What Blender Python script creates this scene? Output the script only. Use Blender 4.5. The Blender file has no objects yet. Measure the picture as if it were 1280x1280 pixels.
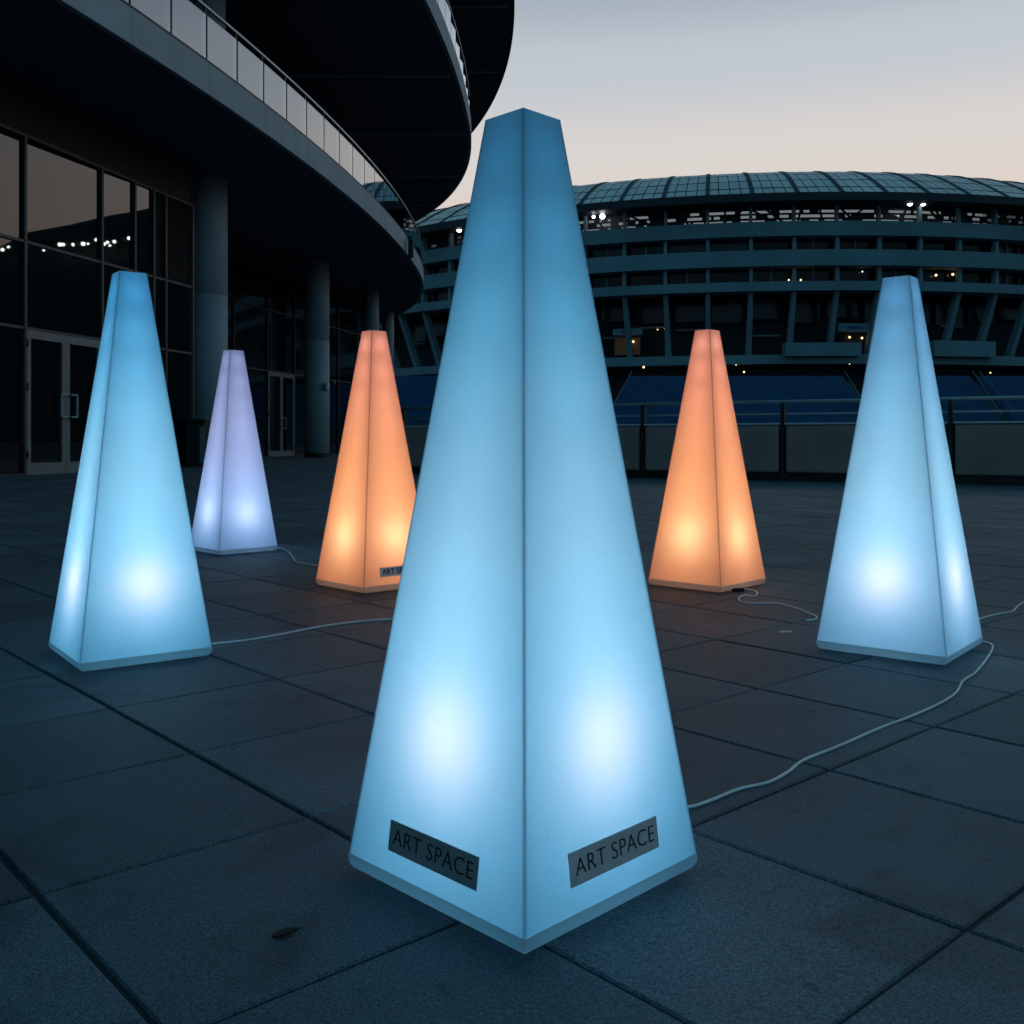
import bpy, math, random
from mathutils import Vector, Matrix
random.seed(7)
sc = bpy.context.scene
col = sc.collection
R = math.radians
FPX, EYE, HOR = 1250.0, 0.6, 550.0          # focal length in photo pixels, eye height, horizon row

# ------------------------------------------------------------------ helpers
class MB:
    """collects faces and links them as ONE mesh object"""
    def __init__(s): s.v = []; s.f = []; s.tone = []
    def add(s, vs, fs, tone=None):
        o = len(s.v); s.v += [tuple(p) for p in vs]
        s.f += [tuple(i + o for i in f) for f in fs]
        s.tone += [tone if tone is not None else .5] * len(fs)
    def box(s, x0, x1, y0, y1, z0, z1, m=None, tone=None):
        vs = [Vector(p) for p in ((x0,y0,z0),(x1,y0,z0),(x1,y1,z0),(x0,y1,z0),(x0,y0,z1),(x1,y0,z1),(x1,y1,z1),(x0,y1,z1))]
        if m is not None: vs = [m @ p for p in vs]
        s.add(vs, [(0,3,2,1),(4,5,6,7),(0,1,5,4),(1,2,6,5),(2,3,7,6),(3,0,4,7)], tone)
    def bar(s, a, b, w, h=None, up=(0,0,1)):
        """square bar of section w x h from a to b"""
        a, b = Vector(a), Vector(b); h = h or w
        d = (b - a).normalized(); up = Vector(up)
        if abs(d.dot(up)) > .98: up = Vector((0,1,0))
        x = d.cross(up).normalized(); y = x.cross(d).normalized()
        q = [(-1,-1),(1,-1),(1,1),(-1,1)]
        vs = [a + x*i*w/2 + y*j*h/2 for i, j in q] + [b + x*i*w/2 + y*j*h/2 for i, j in q]
        s.add(vs, [(3,2,1,0),(4,5,6,7),(0,1,5,4),(1,2,6,5),(2,3,7,6),(3,0,4,7)])
    def tube(s, pts, r, n=8):
        pts = [Vector(p) for p in pts]; vs = []; fs = []
        for i, p in enumerate(pts):
            d = (pts[min(i+1, len(pts)-1)] - pts[max(i-1, 0)]).normalized()
            up = Vector((0,0,1)) if abs(d.z) < .95 else Vector((1,0,0))
            x = d.cross(up).normalized(); y = x.cross(d)
            for k in range(n):
                a = 2*math.pi*k/n; vs.append(p + x*math.cos(a)*r + y*math.sin(a)*r)
        for i in range(len(pts)-1):
            for k in range(n):
                fs.append((i*n+k, i*n+(k+1) % n, (i+1)*n+(k+1) % n, (i+1)*n+k))
        fs.append(tuple(range(n-1, -1, -1))); fs.append(tuple(range((len(pts)-1)*n, len(pts)*n)))
        s.add(vs, fs)
    def rings(s, prof, n=16, cx=0, cy=0, cap=True):
        """lathe: prof = [(r, z)...]"""
        vs = []; fs = []
        for r, z in prof:
            for k in range(n):
                a = 2*math.pi*k/n; vs.append((cx + r*math.cos(a), cy + r*math.sin(a), z))
        for i in range(len(prof)-1):
            for k in range(n):
                fs.append((i*n+k, i*n+(k+1) % n, (i+1)*n+(k+1) % n, (i+1)*n+k))
        if cap:
            fs.append(tuple(range(n-1, -1, -1))); fs.append(tuple(range((len(prof)-1)*n, len(prof)*n)))
        s.add(vs, fs)
    def build(s, name, mat, parent=None, smooth=False, tone=False):
        me = bpy.data.meshes.new(name)
        me.from_pydata(s.v, [], s.f); me.update()
        if tone:
            at = me.attributes.new('tone', 'FLOAT', 'FACE')
            at.data.foreach_set('value', s.tone)
        if mat: me.materials.append(mat)
        if smooth:
            me.polygons.foreach_set('use_smooth', [True]*len(me.polygons))
        o = bpy.data.objects.new(name, me); col.objects.link(o)
        if parent: o.parent = parent
        return o

def tag(o, label=None, cat=None, group=None, kind=None):
    if label: o['label'] = label
    if cat: o['category'] = cat
    if group: o['group'] = group
    if kind: o['kind'] = kind
    return o
def empty(name, loc=(0,0,0), rz=0):
    o = bpy.data.objects.new(name, None); col.objects.link(o)
    o.location = loc; o.rotation_euler = (0,0,rz); o.empty_display_size = .1
    return o
def ground_at(x, y, z=0.0):
    """where the sight line through a photo pixel meets the level z"""
    d = FPX*(EYE - z)/(y - HOR)
    return Vector(((x-640)/FPX*d, d, z))
def bevel(o, w, seg=2):
    m = o.modifiers.new('bevel', 'BEVEL'); m.width = w; m.segments = seg; m.limit_method = 'ANGLE'; m.angle_limit = R(40)

# ------------------------------------------------------------------ materials
def new_mat(name):
    m = bpy.data.materials.new(name); m.use_nodes = True
    nt = m.node_tree; b = nt.nodes['Principled BSDF']
    return m, nt, b
def N(nt, t, **kw):
    n = nt.nodes.new(t)
    for k, v in kw.items(): setattr(n, k, v)
    return n
def plain(name, c, rough=.6, metal=0, spec=.5, noise=.12, scale=6, bump=0.0, ior=None):
    """base colour broken up by two noises, with a slightly uneven gloss"""
    m, nt, b = new_mat(name)
    tc = N(nt, 'ShaderNodeTexCoord')
    n1 = N(nt, 'ShaderNodeTexNoise'); n1.inputs['Scale'].default_value = scale; n1.inputs['Detail'].default_value = 6
    nt.links.new(tc.outputs['Object'], n1.inputs['Vector'])
    r = N(nt, 'ShaderNodeMapRange'); r.inputs['From Min'].default_value = .3; r.inputs['From Max'].default_value = .7
    r.inputs['To Min'].default_value = 1-noise; r.inputs['To Max'].default_value = 1+noise
    nt.links.new(n1.outputs['Fac'], r.inputs['Value'])
    mx = N(nt, 'ShaderNodeMix', data_type='RGBA', blend_type='MULTIPLY'); mx.inputs['Factor'].default_value = 1
    mx.inputs[6].default_value = (*c, 1); nt.links.new(r.outputs[0], mx.inputs[7])
    nt.links.new(mx.outputs[2], b.inputs['Base Color'])
    r2 = N(nt, 'ShaderNodeMapRange'); r2.inputs['To Min'].default_value = max(.02, rough-.1); r2.inputs['To Max'].default_value = min(1, rough+.1)
    nt.links.new(n1.outputs['Fac'], r2.inputs['Value']); nt.links.new(r2.outputs[0], b.inputs['Roughness'])
    b.inputs['Metallic'].default_value = metal; b.inputs['Specular IOR Level'].default_value = spec
    if ior: b.inputs['IOR'].default_value = ior
    if bump:
        n2 = N(nt, 'ShaderNodeTexNoise'); n2.inputs['Scale'].default_value = scale*30; n2.inputs['Detail'].default_value = 4
        nt.links.new(tc.outputs['Object'], n2.inputs['Vector'])
        bp = N(nt, 'ShaderNodeBump'); bp.inputs['Strength'].default_value = bump; bp.inputs['Distance'].default_value = .004
        nt.links.new(n2.outputs['Fac'], bp.inputs['Height']); nt.links.new(bp.outputs[0], b.inputs['Normal'])
    return m
def glow(name, c, s):
    m, nt, b = new_mat(name)
    b.inputs['Base Color'].default_value = (*c, 1)
    b.inputs['Emission Color'].default_value = (*c, 1); b.inputs['Emission Strength'].default_value = s
    return m
def dark_glass(name, c=(.006,.008,.011), ior=1.7, rough=.012, wave=.0):
    m, nt, b = new_mat(name)
    b.inputs['Base Color'].default_value = (*c, 1); b.inputs['Roughness'].default_value = rough; b.inputs['IOR'].default_value = ior
    if wave:
        tc = N(nt, 'ShaderNodeTexCoord'); n2 = N(nt, 'ShaderNodeTexNoise'); n2.inputs['Scale'].default_value = .7
        nt.links.new(tc.outputs['Object'], n2.inputs['Vector'])
        bp = N(nt, 'ShaderNodeBump'); bp.inputs['Strength'].default_value = wave; bp.inputs['Distance'].default_value = .01
        nt.links.new(n2.outputs['Fac'], bp.inputs['Height']); nt.links.new(bp.outputs[0], b.inputs['Normal'])
    return m
def coated_glass(name, refl, tint):
    """railing glass: part mirror, part see-through"""
    m, nt, b = new_mat(name); nt.nodes.remove(b); out = nt.nodes['Material Output']
    g = N(nt, 'ShaderNodeBsdfGlossy'); g.inputs['Roughness'].default_value = .02; g.inputs['Color'].default_value = (.92,.96,1,1)
    t = N(nt, 'ShaderNodeBsdfTransparent'); t.inputs['Color'].default_value = (*tint, 1)
    fr = N(nt, 'ShaderNodeFresnel'); fr.inputs['IOR'].default_value = 1.5
    mr = N(nt, 'ShaderNodeMapRange'); mr.inputs['From Max'].default_value = .6; mr.inputs['To Min'].default_value = refl; mr.inputs['To Max'].default_value = .9
    nt.links.new(fr.outputs[0], mr.inputs['Value'])
    mx = N(nt, 'ShaderNodeMixShader'); nt.links.new(mr.outputs[0], mx.inputs[0]); nt.links.new(t.outputs[0], mx.inputs[1]); nt.links.new(g.outputs[0], mx.inputs[2])
    nt.links.new(mx.outputs[0], out.inputs['Surface'])
    return m
def shade_plastic(name, trans, refl_out, refl_in, fac=.45):
    """translucent sheet: light from inside comes through tinted, room light is scattered back"""
    m, nt, b = new_mat(name); nt.nodes.remove(b); out = nt.nodes['Material Output']
    tr = N(nt, 'ShaderNodeBsdfTranslucent'); tr.inputs['Color'].default_value = (*trans, 1)
    d1 = N(nt, 'ShaderNodeBsdfDiffuse')
    geo = N(nt, 'ShaderNodeNewGeometry')
    cm = N(nt, 'ShaderNodeMix', data_type='RGBA'); cm.inputs[6].default_value = (*refl_out, 1); cm.inputs[7].default_value = (*refl_in, 1)
    nt.links.new(geo.outputs['Backfacing'], cm.inputs['Factor']); nt.links.new(cm.outputs[2], d1.inputs['Color'])
    mx = N(nt, 'ShaderNodeMixShader'); mx.inputs[0].default_value = fac
    nt.links.new(tr.outputs[0], mx.inputs[1]); nt.links.new(d1.outputs[0], mx.inputs[2])
    gl = N(nt, 'ShaderNodeBsdfGlossy'); gl.inputs['Roughness'].default_value = .35
    m2 = N(nt, 'ShaderNodeMixShader'); m2.inputs[0].default_value = .025
    nt.links.new(mx.outputs[0], m2.inputs[1]); nt.links.new(gl.outputs[0], m2.inputs[2])
    # faint scuffs and cloudy thickness
    tc = N(nt, 'ShaderNodeTexCoord'); no = N(nt, 'ShaderNodeTexNoise'); no.inputs['Scale'].default_value = 5; no.inputs['Detail'].default_value = 5
    nt.links.new(tc.outputs['Object'], no.inputs['Vector'])
    mr = N(nt, 'ShaderNodeMapRange'); mr.inputs['From Min'].default_value = .3; mr.inputs['From Max'].default_value = .7
    mr.inputs['To Min'].default_value = .95; mr.inputs['To Max'].default_value = 1.04
    nt.links.new(no.outputs['Fac'], mr.inputs['Value'])
    sc_ = N(nt, 'ShaderNodeTexNoise'); sc_.inputs['Scale'].default_value = 70; sc_.inputs['Detail'].default_value = 5; sc_.inputs['Distortion'].default_value = 1.5
    nt.links.new(tc.outputs['Object'], sc_.inputs['Vector'])
    sm = N(nt, 'ShaderNodeMapRange'); sm.inputs['From Min'].default_value = .62; sm.inputs['From Max'].default_value = .72; sm.inputs['To Min'].default_value = 1; sm.inputs['To Max'].default_value = .93
    nt.links.new(sc_.outputs['Fac'], sm.inputs['Value'])
    mm = N(nt, 'ShaderNodeMath', operation='MULTIPLY'); nt.links.new(mr.outputs[0], mm.inputs[0]); nt.links.new(sm.outputs[0], mm.inputs[1]); mr = mm
    mc = N(nt, 'ShaderNodeMix', data_type='RGBA', blend_type='MULTIPLY'); mc.inputs['Factor'].default_value = 1
    mc.inputs[6].default_value = (*trans, 1); nt.links.new(mr.outputs[0], mc.inputs[7]); nt.links.new(mc.outputs[2], tr.inputs['Color'])
    nt.links.new(m2.outputs[0], out.inputs['Surface'])
    return m

M = {}
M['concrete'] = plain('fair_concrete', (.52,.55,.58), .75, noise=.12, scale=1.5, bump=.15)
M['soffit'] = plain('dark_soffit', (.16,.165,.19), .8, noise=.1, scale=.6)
M['soffit_line'] = plain('soffit_joint', (.60,.62,.64), .7)
M['column'] = plain('column_concrete', (.38,.43,.47), .7, noise=.14, scale=1.2, bump=.1)
M['frame'] = plain('mullion_metal', (.085,.09,.095), .45, metal=.3)
M['door_frame'] = plain('door_aluminium', (.24,.27,.29), .45, metal=.3)
M['black'] = plain('black_metal', (.012,.013,.015), .5)
M['rail'] = plain('steel_rail', (.50,.52,.54), .35, metal=.2)
M['header'] = plain('header_panel', (.018,.016,.018), .6)
M['void'] = plain('blank_panel', (.004,.004,.005), .7, spec=.2)
M['glass'] = dark_glass('facade_glass', ior=1.75, wave=.05)
M['glass_soft'] = dark_glass('far_facade_glass', (.006,.010,.013), ior=2.0, rough=.04)
M['railing_glass'] = coated_glass('railing_glass', .17, (.55,.6,.62))
M['sky_dimmer_tint'] = coated_glass('sky_dimmer_tint', .03, (.50,.58,.62))
M['stone'] = None
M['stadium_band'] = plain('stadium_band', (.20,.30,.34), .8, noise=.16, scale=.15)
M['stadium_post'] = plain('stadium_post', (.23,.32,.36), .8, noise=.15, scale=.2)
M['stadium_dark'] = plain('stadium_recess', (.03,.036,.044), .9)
M['stadium_window'] = dark_glass('stadium_window', (.004,.005,.008), ior=1.35, rough=.1)
M['stadium_window_blue'] = dark_glass('stadium_window_blue', (.01,.022,.04), ior=1.4, rough=.15)
M['roof'] = plain('roof_panel', (.90,.68,.63), .42, metal=.3, noise=.2, scale=.12)
M['roof_dark'] = plain('roof_rib', (.025,.03,.036), .6)
M['seat'] = plain('blue_seat', (.010,.10,.23), .55, noise=.2, scale=.6)
M['seat_stair'] = plain('stand_concrete', (.11,.14,.16), .85)
M['barrier'] = plain('barrier_panel', (.48,.32,.29), .7, noise=.15, scale=2, bump=.1)
M['coping'] = plain('barrier_coping', (.74,.75,.76), .4)
M['white_light'] = glow('cool_floodlight', (.9,.97,1), 7)
M['warm_light'] = glow('warm_lamp', (1,.72,.38), 2.2)
M['hill_light'] = glow('hill_lamp', (.85,1,.85), 14)
M['amber_lamplight'] = glow('amber_lamplight_wall', (.20,.085,.03), .05)  # kiosk wall glows by itself in place of warm lamplight falling on it
M['sign'] = glow('pale_lit_sign', (.5,.62,.66), .22)
M['hill'] = plain('hill_scrub', (.035,.045,.04), .95, noise=.4, scale=.02)
M['plaque'] = plain('brushed_plaque', (.74,.70,.70), .4, metal=.2, noise=.1, scale=30)
M['plaque_dark'] = plain('dark_plaque', (.46,.43,.43), .45, metal=.2, noise=.1, scale=30)
M['ink'] = plain('black_lettering', (.006,.007,.009), .5)
M['tray'] = shade_plastic('lamp_base_plastic', (.50,.60,.64), (.36,.40,.43), (.45,.5,.55), .74)
M['foot'] = plain('rubber_foot', (.01,.01,.01), .8)
M['housing'] = plain('lamp_housing', (.10,.10,.11), .6)
M['cable'] = plain('white_cable', (.84,.84,.83), .5, noise=.1, scale=20)
M['leaf'] = plain('dead_leaf', (.012,.011,.009), .7)
M['paper'] = plain('paper_scrap', (.5,.52,.5), .7)
M['bin'] = plain('bin_steel', (.03,.034,.038), .5, metal=.3)

def paving_material(name, base):
    m, nt, b = new_mat(name)
    tc = N(nt, 'ShaderNodeTexCoord')
    def noise(scale, det, rough=.55):
        n = N(nt, 'ShaderNodeTexNoise'); n.inputs['Scale'].default_value = scale; n.inputs['Detail'].default_value = det; n.inputs['Roughness'].default_value = rough
        nt.links.new(tc.outputs['Object'], n.inputs['Vector']); return n
    def rng(sock, a, c, lo=.3, hi=.7):
        r = N(nt, 'ShaderNodeMapRange'); r.inputs['From Min'].default_value = lo; r.inputs['From Max'].default_value = hi
        r.inputs['To Min'].default_value = a; r.inputs['To Max'].default_value = c; nt.links.new(sock, r.inputs['Value']); return r.outputs[0]
    def mul(a, b_):
        x = N(nt, 'ShaderNodeMath', operation='MULTIPLY'); nt.links.new(a, x.inputs[0]); nt.links.new(b_, x.inputs[1]); return x.outputs[0]
    big = noise(1.1, 5); grit = noise(300, 2, .7); mid = noise(28, 6, .65); fine = noise(150, 3, .7)
    at = N(nt, 'ShaderNodeAttribute', attribute_name='tone')
    k = mul(rng(big.outputs['Fac'], .78, 1.2), rng(mid.outputs['Fac'], .84, 1.14))
    k = mul(k, rng(grit.outputs['Fac'], .45, 1.62)); k = mul(k, rng(fine.outputs['Fac'], .8, 1.22))
    k = mul(k, rng(at.outputs['Fac'], .80, 1.20, 0, 1))
    stain = noise(2.6, 4, .6); stain.inputs['Distortion'].default_value = .8
    k = mul(k, rng(stain.outputs['Fac'], 1.0, .70, .56, .66))
    spot = noise(17, 2, .4); k = mul(k, rng(spot.outputs['Fac'], 1.0, .62, .69, .73))
    mx = N(nt, 'ShaderNodeMix', data_type='RGBA', blend_type='MULTIPLY'); mx.inputs['Factor'].default_value = 1
    mx.inputs[6].default_value = (*base, 1); nt.links.new(k, mx.inputs[7]); nt.links.new(mx.outputs[2], b.inputs['Base Color'])
    nt.links.new(rng(mid.outputs['Fac'], .55, .8), b.inputs['Roughness']); b.inputs['Specular IOR Level'].default_value = .42
    ad = N(nt, 'ShaderNodeMath', operation='ADD'); nt.links.new(grit.outputs['Fac'], ad.inputs[0]); nt.links.new(fine.outputs['Fac'], ad.inputs[1])
    bp = N(nt, 'ShaderNodeBump'); bp.inputs['Strength'].default_value = .55; bp.inputs['Distance'].default_value = .0016
    nt.links.new(ad.outputs[0], bp.inputs['Height']); nt.links.new(bp.outputs[0], b.inputs['Normal'])
    return m
M['stone'] = paving_material('granite_paving', (.084,.112,.132))
M['joint'] = plain('dark_joint', (.030,.034,.040), .95, noise=.3, scale=3)
M['far_ground'] = plain('far_ground', (.04,.046,.05), .9, noise=.3, scale=.05)

# ------------------------------------------------------------------ camera
cam = bpy.data.cameras.new('camera'); co = bpy.data.objects.new('camera', cam); col.objects.link(co)
co.location = (0,0,EYE); co.rotation_euler = (R(90),0,0)
cam.sensor_width = 36; cam.lens = FPX/1280*36; cam.shift_y = -(640-HOR)/1280; cam.clip_start = .05; cam.clip_end = 6000
sc.camera = co

# ------------------------------------------------------------------ sky and light
w = bpy.data.worlds.new('World'); sc.world = w; w.use_nodes = True
nt = w.node_tree; bg = nt.nodes['Background']; wout = nt.nodes['World Output']
tc = N(nt, 'ShaderNodeTexCoord'); sep = N(nt, 'ShaderNodeSeparateXYZ'); nt.links.new(tc.outputs['Generated'], sep.inputs[0])
def ramp(stops):
    r = N(nt, 'ShaderNodeValToRGB'); e = r.color_ramp.elements; r.color_ramp.interpolation = 'EASE'
    while len(e) < len(stops): e.new(.5)
    for q, (p, c) in zip(e, stops): q.position = p; q.color = (*c, 1)
    nt.links.new(sep.outputs['Z'], r.inputs[0]); return r
west = ramp([(0.0,(.72,.48,.36)), (.20,(.83,.71,.64)), (.27,(.78,.735,.705)), (.345,(.60,.65,.71)), (.42,(.40,.475,.56)), (.60,(.105,.25,.36)), (1.0,(.026,.145,.225))])
east = ramp([(0.0,(.06,.125,.175)), (.12,(.085,.185,.25)), (.30,(.065,.20,.29)), (.60,(.035,.17,.26)), (1.0,(.026,.145,.225))])
dot = N(nt, 'ShaderNodeVectorMath', operation='DOT_PRODUCT'); nt.links.new(tc.outputs['Generated'], dot.inputs[0]); dot.inputs[1].default_value = (.30,.954,0)
azr = N(nt, 'ShaderNodeMapRange', interpolation_type='SMOOTHSTEP'); azr.inputs['From Min'].default_value = -.1; azr.inputs['From Max'].default_value = .95
nt.links.new(dot.outputs['Value'], azr.inputs['Value'])
mixs = N(nt, 'ShaderNodeMix', data_type='RGBA'); nt.links.new(azr.outputs[0], mixs.inputs['Factor'])
nt.links.new(east.outputs[0], mixs.inputs[6]); nt.links.new(west.outputs[0], mixs.inputs[7])
nt.links.new(mixs.outputs[2], bg.inputs['Color']); bg.inputs['Strength'].default_value = 1.0
SUN_EL, SUN_AZ = 1.0, 17.0                       # degrees above the horizon, to the right of straight ahead
sky = N(nt, 'ShaderNodeTexSky', sky_type='NISHITA'); sky.sun_disc = False; sky.sun_elevation = R(SUN_EL); sky.sun_rotation = R(SUN_AZ)
bg2 = N(nt, 'ShaderNodeBackground'); nt.links.new(sky.outputs[0], bg2.inputs['Color']); bg2.inputs['Strength'].default_value = .05
ms = N(nt, 'ShaderNodeMixShader'); ms.inputs[0].default_value = .12
nt.links.new(bg.outputs[0], ms.inputs[1]); nt.links.new(bg2.outputs[0], ms.inputs[2]); nt.links.new(ms.outputs[0], wout.inputs['Surface'])
sl = bpy.data.lights.new('sun', 'SUN'); sl.energy = .02; sl.angle = R(10); sl.color = (1,.8,.65)
so = bpy.data.objects.new('sun', sl); col.objects.link(so)
so.rotation_euler = (R(90-SUN_EL), 0, R(180-SUN_AZ))

# ------------------------------------------------------------------ ground
g = MB(); g.add([(-1500,-600,-.02),(1500,-600,-.02),(1500,2600,-.02),(-1500,2600,-.02)], [(0,1,2,3)])
tag(g.build('ground', M['far_ground']), kind='structure')
g = MB(); g.add([(-40,-12,-.005),(30,-12,-.005),(30,62,-.005),(-40,62,-.005)], [(0,1,2,3)])
tag(g.build('paving_bed', M['joint']), kind='structure')
dA = Vector((-.893,1,0)).normalized(); dB = Vector((1.12,1,0)).normalized()
ang = math.atan2(dB.y, dB.x)
ex = Vector((math.cos(ang), math.sin(ang), 0)); ey = Vector((-ex.y, ex.x, 0))
PX, PY = .410, .430                              # slab pitch along ex (between lines A) and ey (between lines B)
p = MB()
OX, OY = None, None
# one joint crossing seen in the photo fixes the grid
cross = ground_at(1035, 962); OX = cross.dot(ex); OY = cross.dot(ey)
for i in range(-60, 110):
    for j in range(-60, 130):
        u0 = OX + i*PX; v0 = OY + j*PY
        c = ex*(u0+PX/2) + ey*(v0+PY/2)
        if not (-22 < c.x < 17 and -1.5 < c.y < 44): continue
        if c.x > 3 and c.y > 20: continue
        near = c.y < 9
        gx = .0038 + random.uniform(-.0012,.0016); gy = .0026 + random.uniform(-.001,.0016)
        z = random.uniform(-.0009,.0009); b = .003
        q = [(u0+gx,v0+gy),(u0+PX-gx,v0+gy),(u0+PX-gx,v0+PY-gy),(u0+gx,v0+PY-gy)]
        qi = [(u0+gx+b,v0+gy+b),(u0+PX-gx-b,v0+gy+b),(u0+PX-gx-b,v0+PY-gy-b),(u0+gx+b,v0+PY-gy-b)]
        tl = [random.uniform(-.0006,.0006) for _ in range(4)]
        t = random.random()
        top = [ex*a+ey*bb+Vector((0,0,z+tl[k])) for k, (a, bb) in enumerate(qi)]
        rim = [ex*a+ey*bb+Vector((0,0,z+tl[k]-b)) for k, (a, bb) in enumerate(q)]
        if near:
            low = [ex*a+ey*bb+Vector((0,0,-.012)) for a, bb in q]
            p.add(top+rim+low, [(0,1,2,3)]+[(4+k,4+(k+1)%4,(k+1)%4,k) for k in range(4)]+[(8+k,8+(k+1)%4,4+(k+1)%4,4+k) for k in range(4)], t)
        else:
            p.add(top+rim, [(0,1,2,3)]+[(4+k,4+(k+1)%4,(k+1)%4,k) for k in range(4)], t)
tag(p.build('paving', M['stone'], tone=True), kind='structure')

# ------------------------------------------------------------------ pyramid lamps
def text_mesh(txt, size, thin):
    cu = bpy.data.curves.new('lettering', 'FONT'); cu.body = txt; cu.size = size; cu.align_x = 'CENTER'; cu.align_y = 'CENTER'
    cu.extrude = .0003; cu.offset = thin; cu.space_character = 1.06; cu.resolution_u = 6
    o = bpy.data.objects.new('lettering_source', cu); col.objects.link(o)
    dg = bpy.context.evaluated_depsgraph_get()
    me = bpy.data.meshes.new_from_object(o.evaluated_get(dg))
    bpy.data.objects.remove(o)
    return me
TXT = text_mesh('ART SPACE', .0300, -.0004)
TXT_BOLD = text_mesh('ART SPACE', .0305, .0006)
def face_matrix(s, t, h, side):
    o, tp, u = (Vector((0,-s/2,.03)), Vector((0,-t/2,h)), Vector((1,0,0))) if side == 'front' else (Vector((-s/2,0,.03)), Vector((-t/2,0,h)), Vector((0,-1,0)))
    v = (tp-o).normalized(); n = u.cross(v)
    return Matrix(((u.x,v.x,n.x,o.x),(u.y,v.y,n.y,o.y),(u.z,v.z,n.z,o.z),(0,0,0,1)))
LAMP_GROUP = 'glowing pyramid lamps on the plaza'
def pyramid_lamp(x, y, a, s, t, h, mat, seam_mat, light_c, power, strip, fade, label, plaques=()):
    root = empty('pyramid_lamp', (x,y,0), a + math.pi/4)
    tag(root, label, 'lamp', LAMP_GROUP)
    def half(z): return s/2 + (t/2 - s/2)*(z-.03)/(h-.03)
    # shade: four flat translucent sheets and a lid; the corners are left to the welded seams
    zb = .030; w0, w1 = .0034, .0022
    rot = lambda v, k: (v[0],v[1],v[2]) if k == 0 else (-v[1],v[0],v[2]) if k == 1 else (-v[0],-v[1],v[2]) if k == 2 else (v[1],-v[0],v[2])
    hb, ht = half(zb), half(h)
    m = MB()
    for k in range(4):
        m.add([rot(v,k) for v in ((-hb+w0,-hb,zb),(hb-w0,-hb,zb),(ht-w1,-ht,h),(-ht+w1,-ht,h))], [(0,1,2,3)])
    m.add([(-ht,-ht,h),(ht,-ht,h),(ht,ht,h),(-ht,ht,h)], [(0,1,2,3)])
    m.build('shade', mat, root)
    for k in range(4):
        m = MB(); vs = [rot(v,k) for v in ((hb-w0,-hb,zb),(hb,-hb,zb),(hb,-hb+w0,zb),(ht,-ht+w1,h),(ht,-ht,h),(ht-w1,-ht,h))]
        m.add(vs, [(0,1,4,5),(1,2,3,4)]); m.build('seam', seam_mat, root)
        m = MB(); i0, i1 = hb-.014, ht-.009
        m.tube([rot((i0,-i0,zb+.004),k), rot((i1,-i1,h-.006),k)], .0013, 8); m.build('corner_shadow_rod', M['housing'], root, True)  # hidden rod added inside each corner to cast a soft dark edge
    # base: hollow moulded tray, tucked under with a rounded edge
    m = MB(); vs = []; fs = []
    bp = [(hb+.0006,zb-.0002),(hb+.0012,.025),(hb+.0008,.020),(hb-.0006,.0155),(hb-.003,.0115),(hb-.006,.0085),(hb-.010,.006),(hb-.016,.0042)]
    for hw, z in bp: vs += [(hw,hw,z),(-hw,hw,z),(-hw,-hw,z),(hw,-hw,z)]
    for i in range(len(bp)-1):
        for k in range(4): fs.append((i*4+(k+1)%4, i*4+k, (i+1)*4+k, (i+1)*4+(k+1)%4))
    fs.append(tuple(len(vs)-1-k for k in range(4)))
    m.add(vs, fs); o = m.build('base', M['tray'], root, True)
    for e in o.data.edges:
        if e.vertices[0] % 4 == e.vertices[1] % 4: e.use_edge_sharp = True
    for sx, sy in ((1,1),(1,-1),(-1,1),(-1,-1)):
        m = MB(); m.rings([(.014,0),(.014,.0038)], 12, sx*(s/2-.05), sy*(s/2-.05)); m.build('foot', M['foot'], root)
    # light fitting
    m = MB(); m.rings([(.046,.0045),(.046,.024),(.036,.03),(.032,.06),(.028,.072),(.022,.08)], 24); m.build('light_housing', M['housing'], root, True)
    def light(z, e, c, r=.03):
        l = bpy.data.lights.new('bulb', 'POINT'); l.energy = e; l.color = c; l.shadow_soft_size = r
        o = bpy.data.objects.new('bulb', l); col.objects.link(o); o.parent = root; o.location = (0,0,z)
    base_c, spot_c, mids = light_c
    # main bulb: an even coloured glow plus a whiter beam thrown squarely at each of the four sides
    l = bpy.data.lights.new('bulb', 'POINT'); l.energy = power; l.color = (1,1,1); l.shadow_soft_size = .03; l.use_nodes = True
    ln = l.node_tree; em = ln.nodes['Emission']
    ge = N(ln, 'ShaderNodeNewGeometry'); vr = N(ln, 'ShaderNodeVectorRotate', rotation_type='Z_AXIS'); vr.inputs['Angle'].default_value = -(a + math.pi/4)
    ln.links.new(ge.outputs['Normal'], vr.inputs['Vector'])
    ab = N(ln, 'ShaderNodeVectorMath', operation='ABSOLUTE'); ln.links.new(vr.outputs[0], ab.inputs[0])
    sx_ = N(ln, 'ShaderNodeSeparateXYZ'); ln.links.new(ab.outputs[0], sx_.inputs[0])
    mxm = N(ln, 'ShaderNodeMath', operation='MAXIMUM'); ln.links.new(sx_.outputs[0], mxm.inputs[0]); ln.links.new(sx_.outputs[1], mxm.inputs[1])
    pw = N(ln, 'ShaderNodeMath', operation='POWER'); ln.links.new(mxm.outputs[0], pw.inputs[0]); pw.inputs[1].default_value = 5.0
    mc = N(ln, 'ShaderNodeMix', data_type='RGBA'); ln.links.new(pw.outputs[0], mc.inputs['Factor'])
    mc.inputs[6].default_value = (*base_c, 1); mc.inputs[7].default_value = (*[p_ + BEAM*q_ for p_, q_ in zip(base_c, spot_c)], 1)
    ln.links.new(mc.outputs[2], em.inputs['Color']); em.inputs['Strength'].default_value = 1
    o = bpy.data.objects.new('bulb', l); col.objects.link(o); o.parent = root; o.location = (0,0,.21)
    light(.115, power*.42, [q_**1.25 for q_ in base_c], .03)  # extra low light, added to brighten the base and the spill
    n = 7
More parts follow.
